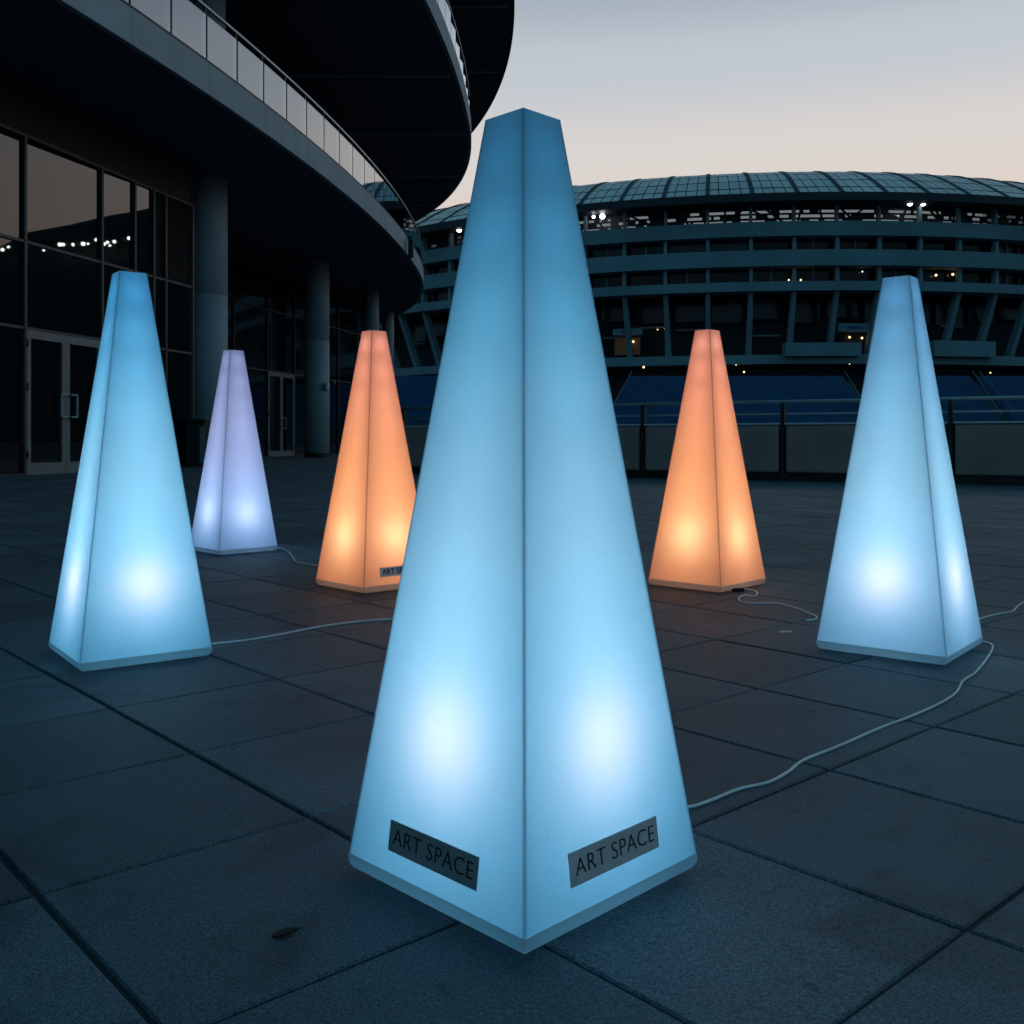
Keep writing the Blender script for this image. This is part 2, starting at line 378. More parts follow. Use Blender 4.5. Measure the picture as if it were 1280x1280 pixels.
    for k in range(n):
        u = k/(n-1); z = .33 + (h-.06-.33)*u; d = half(z)
        q = u*(len(mids)-1); i = min(int(q), len(mids)-2); f = q-i
        c = [mids[i][j]*(1-f)+mids[i+1][j]*f for j in range(3)]
        light(z, power*strip*d*(1.0-fade*u), c, min(.03, d*.55))  # extra lights up the axis, added to grade the glow of the shade
    for side, pm, tx, z0, z1, pw in plaques:
        fm = face_matrix(s, t, h, side)
        m = MB(); m.box(-pw, pw, z0, z1, .0004, .0022); o = m.build('plaque', pm, root); o.matrix_local = fm
        bevel(o, .0006, 1)
        l = bpy.data.objects.new('lettering', tx); col.objects.link(l); l.parent = o
        l.location = (.001,(z0+z1)/2,.0025)
    return root
for tx in (TXT, TXT_BOLD): tx.materials.append(M['ink'])
BLUE = shade_plastic('turquoise_plastic', (.78,.90,.95), (.07,.25,.38), (.42,.74,.88))
BLUE_SEAM = shade_plastic('turquoise_seam', (.56,.72,.78), (.05,.19,.29), (.36,.6,.72))
PALE = shade_plastic('pale_blue_plastic', (.82,.90,.95), (.20,.33,.48), (.66,.80,.88))
PALE_SEAM = shade_plastic('pale_blue_seam', (.56,.70,.76), (.12,.24,.36), (.4,.6,.7))
LILAC = shade_plastic('lilac_plastic', (.84,.86,.95), (.36,.36,.58), (.7,.72,.85))
LILAC_SEAM = shade_plastic('lilac_seam', (.60,.64,.76), (.24,.26,.44), (.5,.55,.65))
ORANGE = shade_plastic('orange_plastic', (.95,.85,.7), (.62,.30,.26), (.88,.6,.42))
ORANGE_SEAM = shade_plastic('orange_seam', (.74,.56,.46), (.42,.20,.17), (.6,.4,.28))
CB = ((.10,.56,.86), (1.05,.40,.12), ((.66,.84,.96),(.47,.78,.97),(.13,.65,1),(.025,.48,1)))
CS = ((.09,.54,.84), (1.05,.38,.12), ((.58,.84,.97),(.42,.77,.98),(.20,.66,1),(.07,.52,1)))
CP = ((.15,.55,.86), (1,.42,.14), ((.58,.85,.96),(.42,.77,.97),(.26,.66,1),(.15,.55,1)))
CL = ((.24,.56,.92), (.68,.54,.34), ((.56,.66,.94),(.55,.61,.88),(.52,.56,.85),(.50,.53,.83)))
CO = ((1,.39,.21), (.3,.66,.40), ((1,.55,.27),(1,.45,.24),(1,.42,.30),(1,.43,.38)))
BEAM = 1.08
POW, STRIP = 1.1, 2.2
pyramid_lamp(.015,1.381,-.002,.339,.073,1.042, BLUE, BLUE_SEAM, CB, POW, STRIP*1.12, .83, 'turquoise glowing pyramid lamp with a lettered plaque on both front faces, nearest of all',
    [('front', M['plaque'], TXT, .031, .0715, .0875), ('side', M['plaque_dark'], TXT, .0275, .067, .086)])
pyramid_lamp(1.116,2.874,.104,.353,.075,1.065, PALE, PALE_SEAM, CP, POW*1.08, STRIP*1.1, .58, 'pale blue glowing pyramid lamp in front of the barrier with a trailing white cable')
pyramid_lamp(-1.068,2.792,-.145,.344,.074,1.064, BLUE, BLUE_SEAM, CS, POW*1.1, STRIP*1.2, .56, 'turquoise glowing pyramid lamp without a plaque, standing before the glass doors')
pyramid_lamp(-1.504,5.398,-.028,.339,.079,1.082, LILAC, LILAC_SEAM, CL, POW*.9, STRIP*1.3, .36, 'small lilac white glowing pyramid lamp, farthest back, near the round columns')
pyramid_lamp(-.566,4.101,-.025,.339,.072,1.045, ORANGE, ORANGE_SEAM, CO, POW*1.0, STRIP*1.22, .16, 'orange glowing pyramid lamp with a small plaque, partly hidden by the turquoise lamp',
    [('front', M['plaque'], TXT_BOLD, .031, .0685, .09)])
pyramid_lamp(.805,4.124,.024,.343,.072,1.051, ORANGE, ORANGE_SEAM, CO, POW*1.0, STRIP*1.22, .16, 'orange glowing pyramid lamp without a plaque, in front of the barrier wall')

# ------------------------------------------------------------------ cables and litter
def cable(px, label, r=.0029, ends=None):
    pts = [ground_at(x, y, r) for x, y in px]
    # smooth through the points
    out = []
    P = [pts[0]] + pts + [pts[-1]]
    for i in range(1, len(P)-2):
        for k in range(6):
            t = k/6; a, b, c, d = P[i-1], P[i], P[i+1], P[i+2]
            out.append(.5*((2*b) + (c-a)*t + (2*a-5*b+4*c-d)*t*t + (3*b-a-3*c+d)*t**3))
    out.append(pts[-1])
    m = MB(); m.tube(out, r, 8); o = m.build('power_cable', M['cable'], None, True)
    tag(o, label, 'cable', 'white power cables on the paving'); return o
cable([(846,1010),(866,1008),(890,1000),(925,986),(960,978),(985,965),(1005,950),(1050,932),(1100,910),(1140,895),(1175,879),(1195,866),(1204,851),(1220,840),(1236,820),(1241,808),(1234,803),(1218,802)],
      'long white cable curving from the nearest turquoise lamp to the pale blue lamp')
cable([(1218,776),(1230,772),(1250,767),(1266,764),(1273,757),(1290,749),(1330,740)], 'white cable running from behind the pale blue lamp out of the picture', .003)
oc = cable([(912,738),(925,736),(937,737),(946,740),(944,745),(932,744),(924,747),(926,752),(945,754),(970,754),(995,760),(1010,766),(1020,770),(1019,774),(1008,775)],
      'looping white cable from the unplaqued orange lamp towards the pale blue lamp', .003)
cable([(255,806),(272,804),(310,800),(350,793),(390,785),(430,779),(470,775),(520,773),(560,771)], 'straight white cable leading from the turquoise lamp by the doors to behind the nearest lamp', .003)
cable([(338,688),(348,685),(358,688),(366,696),(370,702),(380,704),(396,707)], 'short thin cable beside the lilac white lamp', .003)
a, b = ground_at(918,737.5,.009), ground_at(930,737,.009); m = MB(); m.bar(a, b, .016, .014); m.bar(a-(b-a)*.3, a, .011, .009); pg = m.build('plug', M['foot'], oc); bevel(pg, .003)
m = MB(); c = ground_at(357,1168,.002)
lf = [(-.026,-.004,0),(-.012,-.012,.003),(.008,-.010,.006),(.028,.004,.012),(.012,.010,.004),(-.004,.011,.007),(-.022,.009,.001)]
lf = [tuple(.64*v for v in q) for q in lf]
m.add([c+Vector(q) for q in lf]+[c+Vector(q)-Vector((0,0,.0015)) for q in lf], [tuple(range(7)), tuple(range(13,6,-1))]+[(k,7+k,7+(k+1)%7,(k+1)%7) for k in range(7)])
tag(m.build('fallen_leaf', M['leaf']), 'small dark dead leaf lying on the paving left of the nearest lamp', 'leaf')
m = MB(); c = ground_at(981,790,.002)
lf = [(-.022,-.008,0),(.018,-.010,.002),(.024,.006,.004),(-.012,.009,.001)]
m.add([c+Vector(q) for q in lf]+[c+Vector(q)-Vector((0,0,.001)) for q in lf], [(0,1,2,3),(7,6,5,4)]+[(k,4+k,4+(k+1)%4,(k+1)%4) for k in range(4)])
tag(m.build('paper_scrap', M['paper']), 'tiny pale scrap of paper on the paving left of the pale blue lamp', 'litter')

# ------------------------------------------------------------------ round building on the left
bld = empty('round_building', (-12,20,0)); tag(bld, 'dark curved building with round columns, glass front and three sweeping overhanging floors', 'building')
off = Vector((-12,20,0))
class BM(MB):
    def build(s, name, mat, parent=None, smooth=False, tone=False):
        if parent is bld: s.v = [tuple(Vector(q)-off) for q in s.v]
        return MB.build(s, name, mat, parent, smooth, tone)
def edge(X0, Y0, RF, RB, y):
    """x of the slab edge at depth y: a flat arc in front, a tighter one behind"""
    r = RF if y < Y0 else RB
    return X0 - (r - math.sqrt(max(0, r*r - (y-Y0)**2)))
def edge_pts(X0, Y0, RF, RB, ya, yb, step):
    pts = []
    a0 = math.asin((ya-Y0)/RF)
    n = max(2, int(-a0*RF/step))
    for k in range(n):
        a = a0*(1-k/n); pts.append(Vector((X0-RF+RF*math.cos(a), Y0+RF*math.sin(a), 0)))
    a1 = R(yb); n = max(2, int(a1*RB/step))
    for k in range(n+1):
        a = a1*k/n; pts.append(Vector((X0-RB+RB*math.cos(a), Y0+RB*math.sin(a), 0)))
    return pts
def offset_pts(pts, d):
    out = []
    for i, q in enumerate(pts):
        t = (pts[min(i+1,len(pts)-1)]-pts[max(i-1,0)]).normalized()
        out.append(q + Vector((t.y,-t.x,0))*d)
    return out
LV = [dict(X0=-3.42, Y0=37, RF=91, RB=38, z0=6.8, z1=7.36), dict(X0=-1.55, Y0=37.5, RF=91, RB=35, z0=12.12, z1=12.75), dict(X0=.10, Y0=39, RF=91, RB=56, z0=17.44, z1=18.3)]
def slab(L, name):
    pts = edge_pts(L['X0'], L['Y0'], L['RF'], L['RB'], -6, 95, 1.0)
    m = BM(); n = len(pts); inner = [Vector((-34, q.y, 0)) for q in pts]
    z0, z1 = L['z0']+.003, L['z1']-.02
    pts = offset_pts(pts, -.12)
    vs = [q+Vector((0,0,z0)) for q in pts]+[q+Vector((0,0,z0)) for q in inner]+[q+Vector((0,0,z1)) for q in pts]+[q+Vector((0,0,z1)) for q in inner]
    fs = []
    for i in range(n-1):
        fs += [(i,n+i,n+i+1,i+1), (2*n+i,2*n+i+1,3*n+i+1,3*n+i), (i,i+1,2*n+i+1,2*n+i)]
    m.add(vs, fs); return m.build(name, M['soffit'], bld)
def strip(pts, d0, d1, z0, z1, m):
    """band following the edge between offsets d0..d1 and heights z0..z1"""
    a, b = offset_pts(pts, d0), offset_pts(pts, d1); n = len(pts)
    vs = [q+Vector((0,0,z0)) for q in a]+[q+Vector((0,0,z0)) for q in b]+[q+Vector((0,0,z1)) for q in b]+[q+Vector((0,0,z1)) for q in a]
    fs = [(0,n,2*n,3*n),(n-1,4*n-1,3*n-1,2*n-1)]
    for i in range(n-1):
        for k in range(4):
            k2 = (k+1) % 4; fs.append((k*n+i, k*n+i+1, k2*n+i+1, k2*n+i))
    m.add(vs, fs)
for li, L in enumerate(LV):
    slab(L, 'floor_slab' if li < 2 else 'roof_slab')
    pts = edge_pts(L['X0'], L['Y0'], L['RF'], L['RB'], -6, 95, .575)
    m = BM()
    if li < 2:
        for i in range(0, len(pts)-1, 4):
            seg = pts[i:i+5]
            if len(seg) < 2: continue
            seg = [q.copy() for q in seg]
            e0 = (seg[1]-seg[0]).normalized()*.006; seg[0] = seg[0]+e0; e1 = (seg[-1]-seg[-2]).normalized()*.006; seg[-1] = seg[-1]-e1
            strip(seg, -.11, 0, L['z0'], L['z1'], m)
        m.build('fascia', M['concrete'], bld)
        m = BM(); strip(pts, -.14, -.03, L['z1'], L['z1']+.07, m); m.build('rail_channel', M['black'], bld)
        rl = MB(); rl_root = None
        m = BM(); strip(pts, -.115, -.065, L['z1']+1.02, L['z1']+1.065, m); hand = m.build('railing', M['rail'], bld)
        P = offset_pts(pts, -.09)
        cnt = 0
        for i in range(0, len(pts)-2, 2):
            if pts[i].y < 9: continue
            a, b = P[i], P[i+2]
            if li == 1 and pts[i].y > 44: continue
            if li == 0 and pts[i].y > 55: continue
            m = BM(); m.box(-.02,.02,-.03,.03,L['z1']+.07,L['z1']+1.02, Matrix.Translation(a)); m.v = [tuple(Vector(q)-off) for q in m.v]; o = m.build('post', M['black'], hand)
            q0, q1 = a.lerp(b,.025)+Vector((.035,0,0)), a.lerp(b,.975)+Vector((.035,0,0))
            m = BM(); zz = Vector((0,0,L['z1']+.075)); h_ = Vector((0,0,.80))
            d = (q1-q0).normalized(); nn = Vector((d.y,-d.x,0))*.006
            vs = [q0+zz,q1+zz,q1+zz+h_,q0+zz+h_]; vs = [q-off for q in vs]
            m.add([q+nn for q in vs]+[q-nn for q in vs], [(0,1,2,3),(7,6,5,4),(0,4,5,1),(1,5,6,2),(2,6,7,3),(3,7,4,0)])
            m.build('glass_panel', M['railing_glass'], hand)
    else:
        strip(pts, -.11, 0, L['z0'], L['z1'], m); m.build('roof_edge', M['black'], bld)
# soffit joints under the upper floors
for L, ys in ((LV[1], (25.5,31.6,37.6,43.6,49)), (LV[2], (32.5,38.8,45.7))):
    for y in ys:
        m = BM(); xe = edge(L['X0'],L['Y0'],L['RF'],L['RB'],y)-.2
        m.box(-20, xe, y-.06, y+.06, L['z0']-.05, L['z0']+.002); m.build('soffit_joint', M['soffit_line'], bld)
# columns
for x, y, d in ((-7.15,23.4,.96),(-6.65,34.1,.84),(-5.70,40.5,.62),(-5.95,48,.56),(-9.2,11.5,.96)):
    m = BM(); m.rings([(d/2,0),(d/2,3.95),(d/2-.008,3.955),(d/2-.008,3.975),(d/2,3.98),(d/2,6.81)], 40, x, y); o = m.build('column', M['column'], bld, False)
    for q in o.data.polygons: q.use_smooth = abs(q.normal.z) < .5
    m = BM(); m.rings([(d/2-.05,7.34),(d/2-.05,12.13)], 40, x, y)
    o = m.build('upper_column', M['column'], bld, False)
    for q in o.data.polygons: q.use_smooth = abs(q.normal.z) < .5
    m = BM(); m.rings([(d/2+.012,0),(d/2+.012,.16)], 40, x, y); m.build('column_plinth', M['black'], bld)
# glass front: flat bays of dark glass between mullions
def facade(P0, d, cuts, rows, glassm, door=None, deep=.06, blank=()):
    d = Vector((d[0],d[1],0)).normalized(); n = Vector((d.y,-d.x,0))
    Mx = Matrix(((d.x,n.x,0,P0[0]),(d.y,n.y,0,P0[1]),(0,0,1,0),(0,0,0,1)))
    Lc = Matrix.Translation(-off) @ Mx
    for i in range(len(cuts)-1):
        for j in range(len(rows)-1):
            if door and door[0] == i and j == 0: continue
            m = MB(); solid = i in blank and j == len(rows)-2; m.box(cuts[i]+.02, cuts[i+1]-.02, -.02, 0, rows[j]+.02, rows[j+1]-.02, Lc); m.build('blank_panel' if solid else 'window_pane', M['void'] if solid else glassm, bld)
    for k, c in enumerate(cuts):
        m = MB(); m.box(c-.03, c+.03, -.05, deep, 0, rows[-1], Lc); m.build('mullion', M['frame'], bld)
    for j, r_ in enumerate(rows):
        m = MB(); m.box(cuts[0], cuts[-1], -.05, deep-.012, r_-.025, r_+.025, Lc); m.build('transom', M['frame'], bld)
    m = MB(); m.box(cuts[0]-.2, cuts[-1]+.2, -.3, -.055, -.01, 6.9, Lc); m.build('back_wall', M['header'], bld)
    m = MB(); m.box(cuts[0], cuts[-1], -.05, .03, rows[-1]+.026, 6.9, Lc); m.build('header_panel', M['header'], bld)
    if door:
        a, b = cuts[door[0]]+.032, cuts[door[0]+1]-.032; top = rows[1]-.028
        mid = (a+b)/2; F = .10
        for s0, s1, hinge in ((a, mid-.004, 1), (mid+.004, b, 0)):
            m = MB(); y0, y1 = -.03, .05
            m.box(s0, s0+F, y0, y1, .012, top, Lc); m.box(s1-F, s1, y0, y1, .012, top, Lc)
            m.box(s0+F, s1-F, y0, y1, top-F*1.4, top, Lc); m.box(s0+F, s1-F, y0, y1, .012, .20, Lc)
            dr = m.build('door', M['door_frame'], bld)
            m = MB(); m.box(s0+F, s1-F, -.01, .005, .20, top-F*1.4, Lc); m.build('door_pane', glassm, dr)
            hx = s0+F*.5 if not hinge else s1-F*.5
            m = MB()
            sg = -1 if hinge else 1
            pts = [(hx,.05,1.02),(hx,.12,1.02),(hx+sg*.16,.12,1.02),(hx+sg*.16,.12,1.42),(hx,.12,1.42),(hx,.05,1.42)]
            for q in range(5): m.bar(Lc @ Vector(pts[q]), Lc @ Vector(pts[q+1]), .03)
            m.build('handle', M['rail'], dr)
            gx = s0-.004 if hinge else s1+.004
            for zz in (.28, 1.45, 2.2):
                m = MB(); m.box(gx-.02, gx+.02, .051, .075, zz, zz+.13, Lc); m.build('hinge', M['black'], dr)
        m = MB(); m.box(a-.03, b+.03, -.05, .07, 0, .012, Lc); m.build('threshold', M['door_frame'], bld)
S = math.hypot(.236,1)
f1y = lambda Y: (Y-16.6)*S
F1P = Vector((-8.5,16.6,0)); F1D = Vector((.236,1,0))
facade(F1P, F1D, [f1y(v) for v in (-3.5,-1.4,.7,2.8,4.9,7,9.1,11.15,13.2,15.2,17.13,19.17,20.2,20.84,21.27,22.3)], [0,2.52,4.0,5.82], M['glass'], (10,), blank=(13,14))
m = BM(); m.bar((-7.25,22.2,3.4),(-10.4,30.5,3.4),.3,6.9); m.build('return_wall', M['header'], bld)
F2P = Vector((-8.6,37,0)); F2D = Vector((.23,1,0)); S2 = math.hypot(.23,1)
f2y = lambda Y: (Y-37)*S2
facade(F2P, F2D, [f2y(v) for v in (29.5,31.6,33.6,36.0,38.15,40.2,42.3,44.4,46.5)], [0,3.1,5.3,6.7], M['glass_soft'], (3,))
m = BM(); m.bar((-6.4,46.6,3.4),(-22,52,3.4),.3,6.9); m.build('return_wall', M['header'], bld)
# upper storeys' glass set far back
for L, zt in ((LV[0], 12.1), (LV[1], 17.45)):
    pts = edge_pts(L['X0']-6.5, L['Y0']-2, L['RF'], L['RB'], -5, 80, 2.0)
    m = BM(); strip(pts, -.2, 0, L['z1']-.02, zt, m); m.build('upper_glazing', M['glass_soft'], bld)
# warm ceiling lights seen in the dark glass front, small fittings
def small_box(x0,x1,y0,y1,z0,z1,name,mat,parent=None):
    m = BM(); m.box(x0,x1,y0,y1,z0,z1); return m.build(name, mat, parent or bld)
m = BM(); m.box(-7.76,-7.60,22.92,23.06,2.55,3.15); m.box(-7.70,-7.60,23.0,23.2,2.7,2.8); o = m.build('camera_box', M['coping'], bld)  # white security camera box on the first column, gives no light
m = BM(); m.rings([(.02,2.36),(.07,2.40),(.08,2.46),(.05,2.52)], 12, -7.68, 22.99); m.v = [tuple(Vector(q)-off) for q in m.v]; m.build('camera_dome', M['coping'], o)
m = BM(); m.box(-6.28,-6.20,33.6,34.0,2.3,2.55); m.build('wall_box', M['coping'], bld)
m = BM(); m.bar((-3.46,33.0,7.28),(-3.30,33.0,7.28),.08); m.box(-3.42,-3.26,32.88,33.12,6.62,7.2); m.build('floodlight', M['black'], bld)

# litter bin beside the first column
bn = empty('litter_bin', (-6.92,22.0,0)); tag(bn, 'dark square litter bin at the foot of the first round column', 'bin')
m = MB(); m.box(-.22,.22,-.2,.2,.03,.98); o = m.build('body', M['bin'], bn); bevel(o, .02)
m = MB(); m.box(-.24,.24,-.22,.22,.985,1.06); o = m.build('lid', M['bin'], bn); bevel(o, .015)
m = MB(); m.box(.12,.215,-.222,-.202,.1,.9); m.build('side_panel', M['door_frame'], bn)

# ------------------------------------------------------------------ barrier with rails
bar = empty('barrier_wall', (0,16,0)); tag(bar, 'low dark panelled barrier wall with a bright coping and two steel rails along the plaza edge', 'barrier')
ob = Vector((0,16,0))
B0, B1 = Vector((1.66,15.96,0)), Vector((6.75,13.2,0)); bd = (B1-B0).normalized()
def bpos(t): return B0 + bd*t
def bhit(px):       # distance along the barrier under a photo column
    k = (px-640)/FPX; return (k*B0.y - B0.x)/(bd.x - k*bd.y)
gaps = [bhit(v) for v in (803,978,1188)]
w_ = (gaps[2]-gaps[0])/2
b0 = bhit(503); cutsb = [b0, (b0+gaps[0]-w_)/2, gaps[0]-w_, gaps[0], gaps[1], gaps[2], gaps[2]+w_, gaps[2]+w_*2, gaps[2]+w_*3]
bn_ = Vector((bd.y,-bd.x,0))
BMx = Matrix(((bd.x,bn_.x,0,B0.x-ob.x),(bd.y,bn_.y,0,B0.y-ob.y),(0,0,1,0),(0,0,0,1)))
for i in range(len(cutsb)-1):
    m = MB(); m.box(cutsb[i]+.055, cutsb[i+1]-.055, -.10, .05, .12, .815, BMx); o = m.build('panel', M['barrier'], bar); bevel(o, .035, 3)
    m = MB(); m.box(cutsb[i]+.045, cutsb[i+1]-.045, -.12, .065, .822, .85, BMx); o = m.build('coping', M['coping'], bar); bevel(o, .008, 2)
m = MB(); m.box(cutsb[0], cutsb[-1], -.16, -.11, .0, .815, BMx); m.build('backing_wall', M['black'], bar)
m = MB(); m.box(cutsb[0], cutsb[-1], -.105, -.02, .0, .115, BMx); m.build('kick_plate', M['black'], bar)
for c in cutsb:
    m = MB(); m.box(c-.03, c+.03, -.10, .0, 0, 1.14, BMx); m.build('rail_post', M['bin'], bar)
for z, r_ in ((1.165,.024),(.985,.014)):
    m = MB(); m.tube([BMx @ Vector((cutsb[0],-.05,z)), BMx @ Vector((cutsb[-1],-.05,z))], r_, 10); m.build('rail', M['rail'], bar, True)

# ------------------------------------------------------------------ stadium
st = empty('stadium', (50,250,0)); tag(st, 'large round stadium with banded storeys, leaning piers and a ribbed glass roof', 'stadium')
def P3(th, r, z): return Vector((r*math.sin(th), -r*math.cos(th), z))     # local to the stadium; th = 0 faces the plaza
PITCH, PH = 3.68, -.63
def arc(m, r0, r1, z0, z1, t0, t1, n, r0t=None, r1t=None):
    r0t = r0 if r0t is None else r0t; r1t = r1 if r1t is None else r1t
    vs = []; fs = []
    for k in range(n+1):
        t = R(t0+(t1-t0)*k/n)
        vs += [P3(t,r1,z0), P3(t,r1t,z1), P3(t,r0t,z1), P3(t,r0,z0)]
    for k in range(n):
        for q in range(4): fs.append((k*4+q, (k+1)*4+q, (k+1)*4+(q+1)%4, k*4+(q+1)%4))
    fs += [(3,2,1,0),(n*4,n*4+1,n*4+2,n*4+3)]
    m.add(vs, fs)
T0, T1 = -85, 85
def band(name, r0, r1, z0, z1, mat, **kw):
    m = MB(); arc(m, r0, r1, z0, z1, T0, T1, 120, **kw); return m.build(name, mat, st)
band('parapet_band', 97.5, 100.6, 31.2, 33.4, M['stadium_band'])
band('parapet_band', 97.5, 100.7, 26.7, 29.1, M['stadium_band'])
band('parapet_band', 97.0, 100.5, 23.0, 24.4, M['stadium_band'])
band('ledge', 92.0, 98.2, 12.2, 13.6, M['stadium_band'])
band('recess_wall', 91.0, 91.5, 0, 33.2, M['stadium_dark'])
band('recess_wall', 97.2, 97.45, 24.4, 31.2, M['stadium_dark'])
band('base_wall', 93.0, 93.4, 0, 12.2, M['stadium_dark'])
band('sky_dimmer', 96.6, 96.65, 33.3, 36.1, M['sky_dimmer_tint'])  # tinted sheet added behind the gallery to dim the sky seen through it
band('eave', 97.5, 102.7, 36.0, 37.2, M['roof_dark'])
ks = list(range(-21, 22))
for k in ks:
    t = R(PH + PITCH*k)
    tm = R(PH + PITCH*(k+.5))
    # leaning pier, storey posts
    def pier(z0, r0, z1, r1, wa, wb, dp, name):
        m = MB(); side = Vector((math.cos(t), math.sin(t), 0))
        a, b = P3(t,r0,z0), P3(t,r1,z1); out = P3(t,1,0)
        vs = [a-side*wa, a+side*wa, a+side*wa+out*dp, a-side*wa+out*dp, b-side*wb, b+side*wb, b+side*wb+out*dp, b-side*wb+out*dp]
        m.add(vs, [(0,3,2,1),(4,5,6,7),(0,1,5,4),(1,2,6,5),(2,3,7,6),(3,0,4,7)]); return m.build(name, M['stadium_post'], st)
    pier(13.55, 94.6, 23.02, 98.6, .46, .34, 1.2, 'leaning_pier')
    pier(24.38, 99.0, 26.72, 99.0, .26, .26, .9, 'storey_post')
    pier(29.08, 99.0, 31.22, 99.0, .26, .26, .9, 'storey_post')
    pier(33.38, 98.9, 36.05, 98.9, .22, .22, .8, 'gallery_post')
    if -13 <= k <= 12:
        for z0, z1 in ((24.45,26.65),(29.15,31.15)):
            m = MB(); split = random.random() < .6
            tt0, tt1 = PH+PITCH*k+.2, PH+PITCH*(k+1)-.2
            cuts_ = [tt0, (tt0+tt1)/2-.05, (tt0+tt1)/2+.05, tt1] if split else [tt0, tt1]
            arc(m, 97.9, 98.0, z0, z1, cuts_[0], cuts_[1], 3)
            if split: arc(m, 97.9, 98.0, z0, z1, cuts_[2], cuts_[3], 3)
            m.build('window', M['stadium_window_blue'] if random.random() < .22 else M['stadium_window'], st)
            if split:
                m = MB(); arc(m, 98.0, 98.25, z0, z1, (tt0+tt1)/2-.06, (tt0+tt1)/2+.06, 1); m.build('window_mullion', M['stadium_post'], st)
        # deep bay behind the piers: upper bulkhead and an inner sill
        m = MB(); arc(m, 92.6, 92.8, 19.2+random.uniform(-1,1), 23.0, PH+PITCH*k+.35, PH+PITCH*(k+1)-.35, 3); m.build('bay_bulkhead', M['stadium_window_blue'], st)
        if random.random() < .5:
            m = MB(); z_ = random.uniform(16.5,18.8); arc(m, 93.0, 93.3, z_, z_+.25, PH+PITCH*k+.6, PH+PITCH*(k+1)-.5, 3); m.build('bay_rail', M['stadium_post'], st)
        # gallery under the roof: dark slats and bracing, sky through the gaps
        m = MB(); openness = .68 if -3 <= k <= 2 else (.40 if -5 <= k <= 5 else .25)
        a0, a1 = PH+PITCH*k, PH+PITCH*(k+1); ncell = 14
        for z0, z1 in ((33.2,33.75),(34.22,34.52),(34.98,35.25),(35.68,36.2)):
            arc(m, 97.6, 97.8, z0, z1, a0, a1, 3)
        for z0, z1 in ((33.75,34.22),(34.52,34.98),(35.25,35.68)):
            q = 0
            while q < ncell:
                ln = random.randint(1,3)
                if random.random() > openness: arc(m, 97.62, 97.78, z0-.01, z1+.01, a0+(a1-a0)*q/ncell, a0+(a1-a0)*min(ncell,q+ln)/ncell, 1)
                q += ln
        for q in range(2):
            ta, tb = R(random.uniform(a0,a1)), R(random.uniform(a0,a1)); m.bar(P3(ta,97.3,33.4), P3(tb,97.3,36), .28)
        m.build('gallery_truss', M['roof_dark'], st)
    # roof bay: small panels over a dark deck, and a rib
    def rp(tdeg, u, lift=0):
        a = u*math.pi/2; return P3(R(tdeg), 102.2 - 18*u - lift*math.cos(a)*-.4, 37.1 + 7.2*math.sin(a)**1.0 + lift)
    if -16 <= k <= 15:
        m = MB(); NU, NT = 5, 4
        us = [0,.12,.30,.50,.72,1.0]
        for iu in range(NU):
            for it in range(NT):
                ta = PH+PITCH*(k+it/NT); tb = PH+PITCH*(k+(it+1)/NT); gp = .04
                ua, ub = us[iu]+.009, us[iu+1]-.009
                l = .12+random.uniform(-.02,.02)
                m.add([rp(ta+gp,ua,l), rp(tb-gp,ua,l), rp(tb-gp,ub,l), rp(ta+gp,ub,l)], [(0,1,2,3)])
        m.build('roof_panels', M['roof'], st)
    m = MB()
    for q in range(8):
        m.bar(rp(PH+PITCH*k, q/8, .1), rp(PH+PITCH*k, (q+1)/8, .1), .62, .3)
    m.build('roof_rib', M['roof_dark'], st)
m = MB(); n = 86
for k in range(n):
    ta = T0+(T1-T0)*k/n; tb = T0+(T1-T0)*(k+1)/n
    for q in range(6): m.add([rp(ta,q/6), rp(tb,q/6), rp(tb,(q+1)/6), rp(ta,(q+1)/6)], [(0,1,2,3)])
m.build('roof_deck', M['roof_dark'], st)
m = MB(); arc(m, 83.6, 84.3, 43.6, 44.75, T0, T1, 90); m.build('roof_crest', M['roof_dark'], st)
# signs, kiosks, lamps
def st_at(px, py, r):
    """point of the stadium's cylinder of radius r on the sight line of a photo pixel, in stadium coordinates"""
    dx, dy, dz = (px-640)/FPX, 1, (HOR-py)/FPX
    a = dx*dx+1; b = -2*(dx*50+250); c = 50*50+250*250-r*r
    k = (-b-math.sqrt(b*b-4*a*c))/(2*a)
    return Vector((dx*k-50, k-250, EYE+dz*k))
def th_of(p): return math.degrees(math.atan2(p.x, -p.y))
for (xa, xb, ya, yb, yr) in ((766,802,410,419,444),(1048,1092,404,414,440)):
    a, b = st_at(xa,yb,97), st_at(xb,ya,97)
    m = MB(); arc(m, 95.5, 97, a.z, b.z, th_of(a), th_of(b), 3); sg = m.build('kiosk_sign', M['stadium_band'], st)
    a2, b2 = st_at(xa+11,yb-3,97.1), st_at(xb-14,ya+4,97.1)
    m = MB(); arc(m, 97.0, 97.1, a2.z, b2.z, th_of(a2), th_of(b2), 2); m.build('sign_face', M['seat'], sg)
    a3 = st_at(xa+2,yr,95.2); b3 = st_at(xb-2,yb+3,95.2)
    m = MB(); arc(m, 94.9, 95.1, a3.z, b3.z, th_of(a3), th_of(b3), 2); m.build('kiosk_back', M['amber_lamplight'] if xa < 900 else M['stadium_dark'], st)
for xa, xb, ya, yb in ((982,1077,428,445),(1168,1245,427,445)):
    a, b = st_at(xa,yb,99.5), st_at(xb,ya,99.5)
    m = MB(); arc(m, 96.5, 99.5, a.z, b.z, th_of(a), th_of(b), 5); m.build('balcony_box', M['stadium_band'], st)
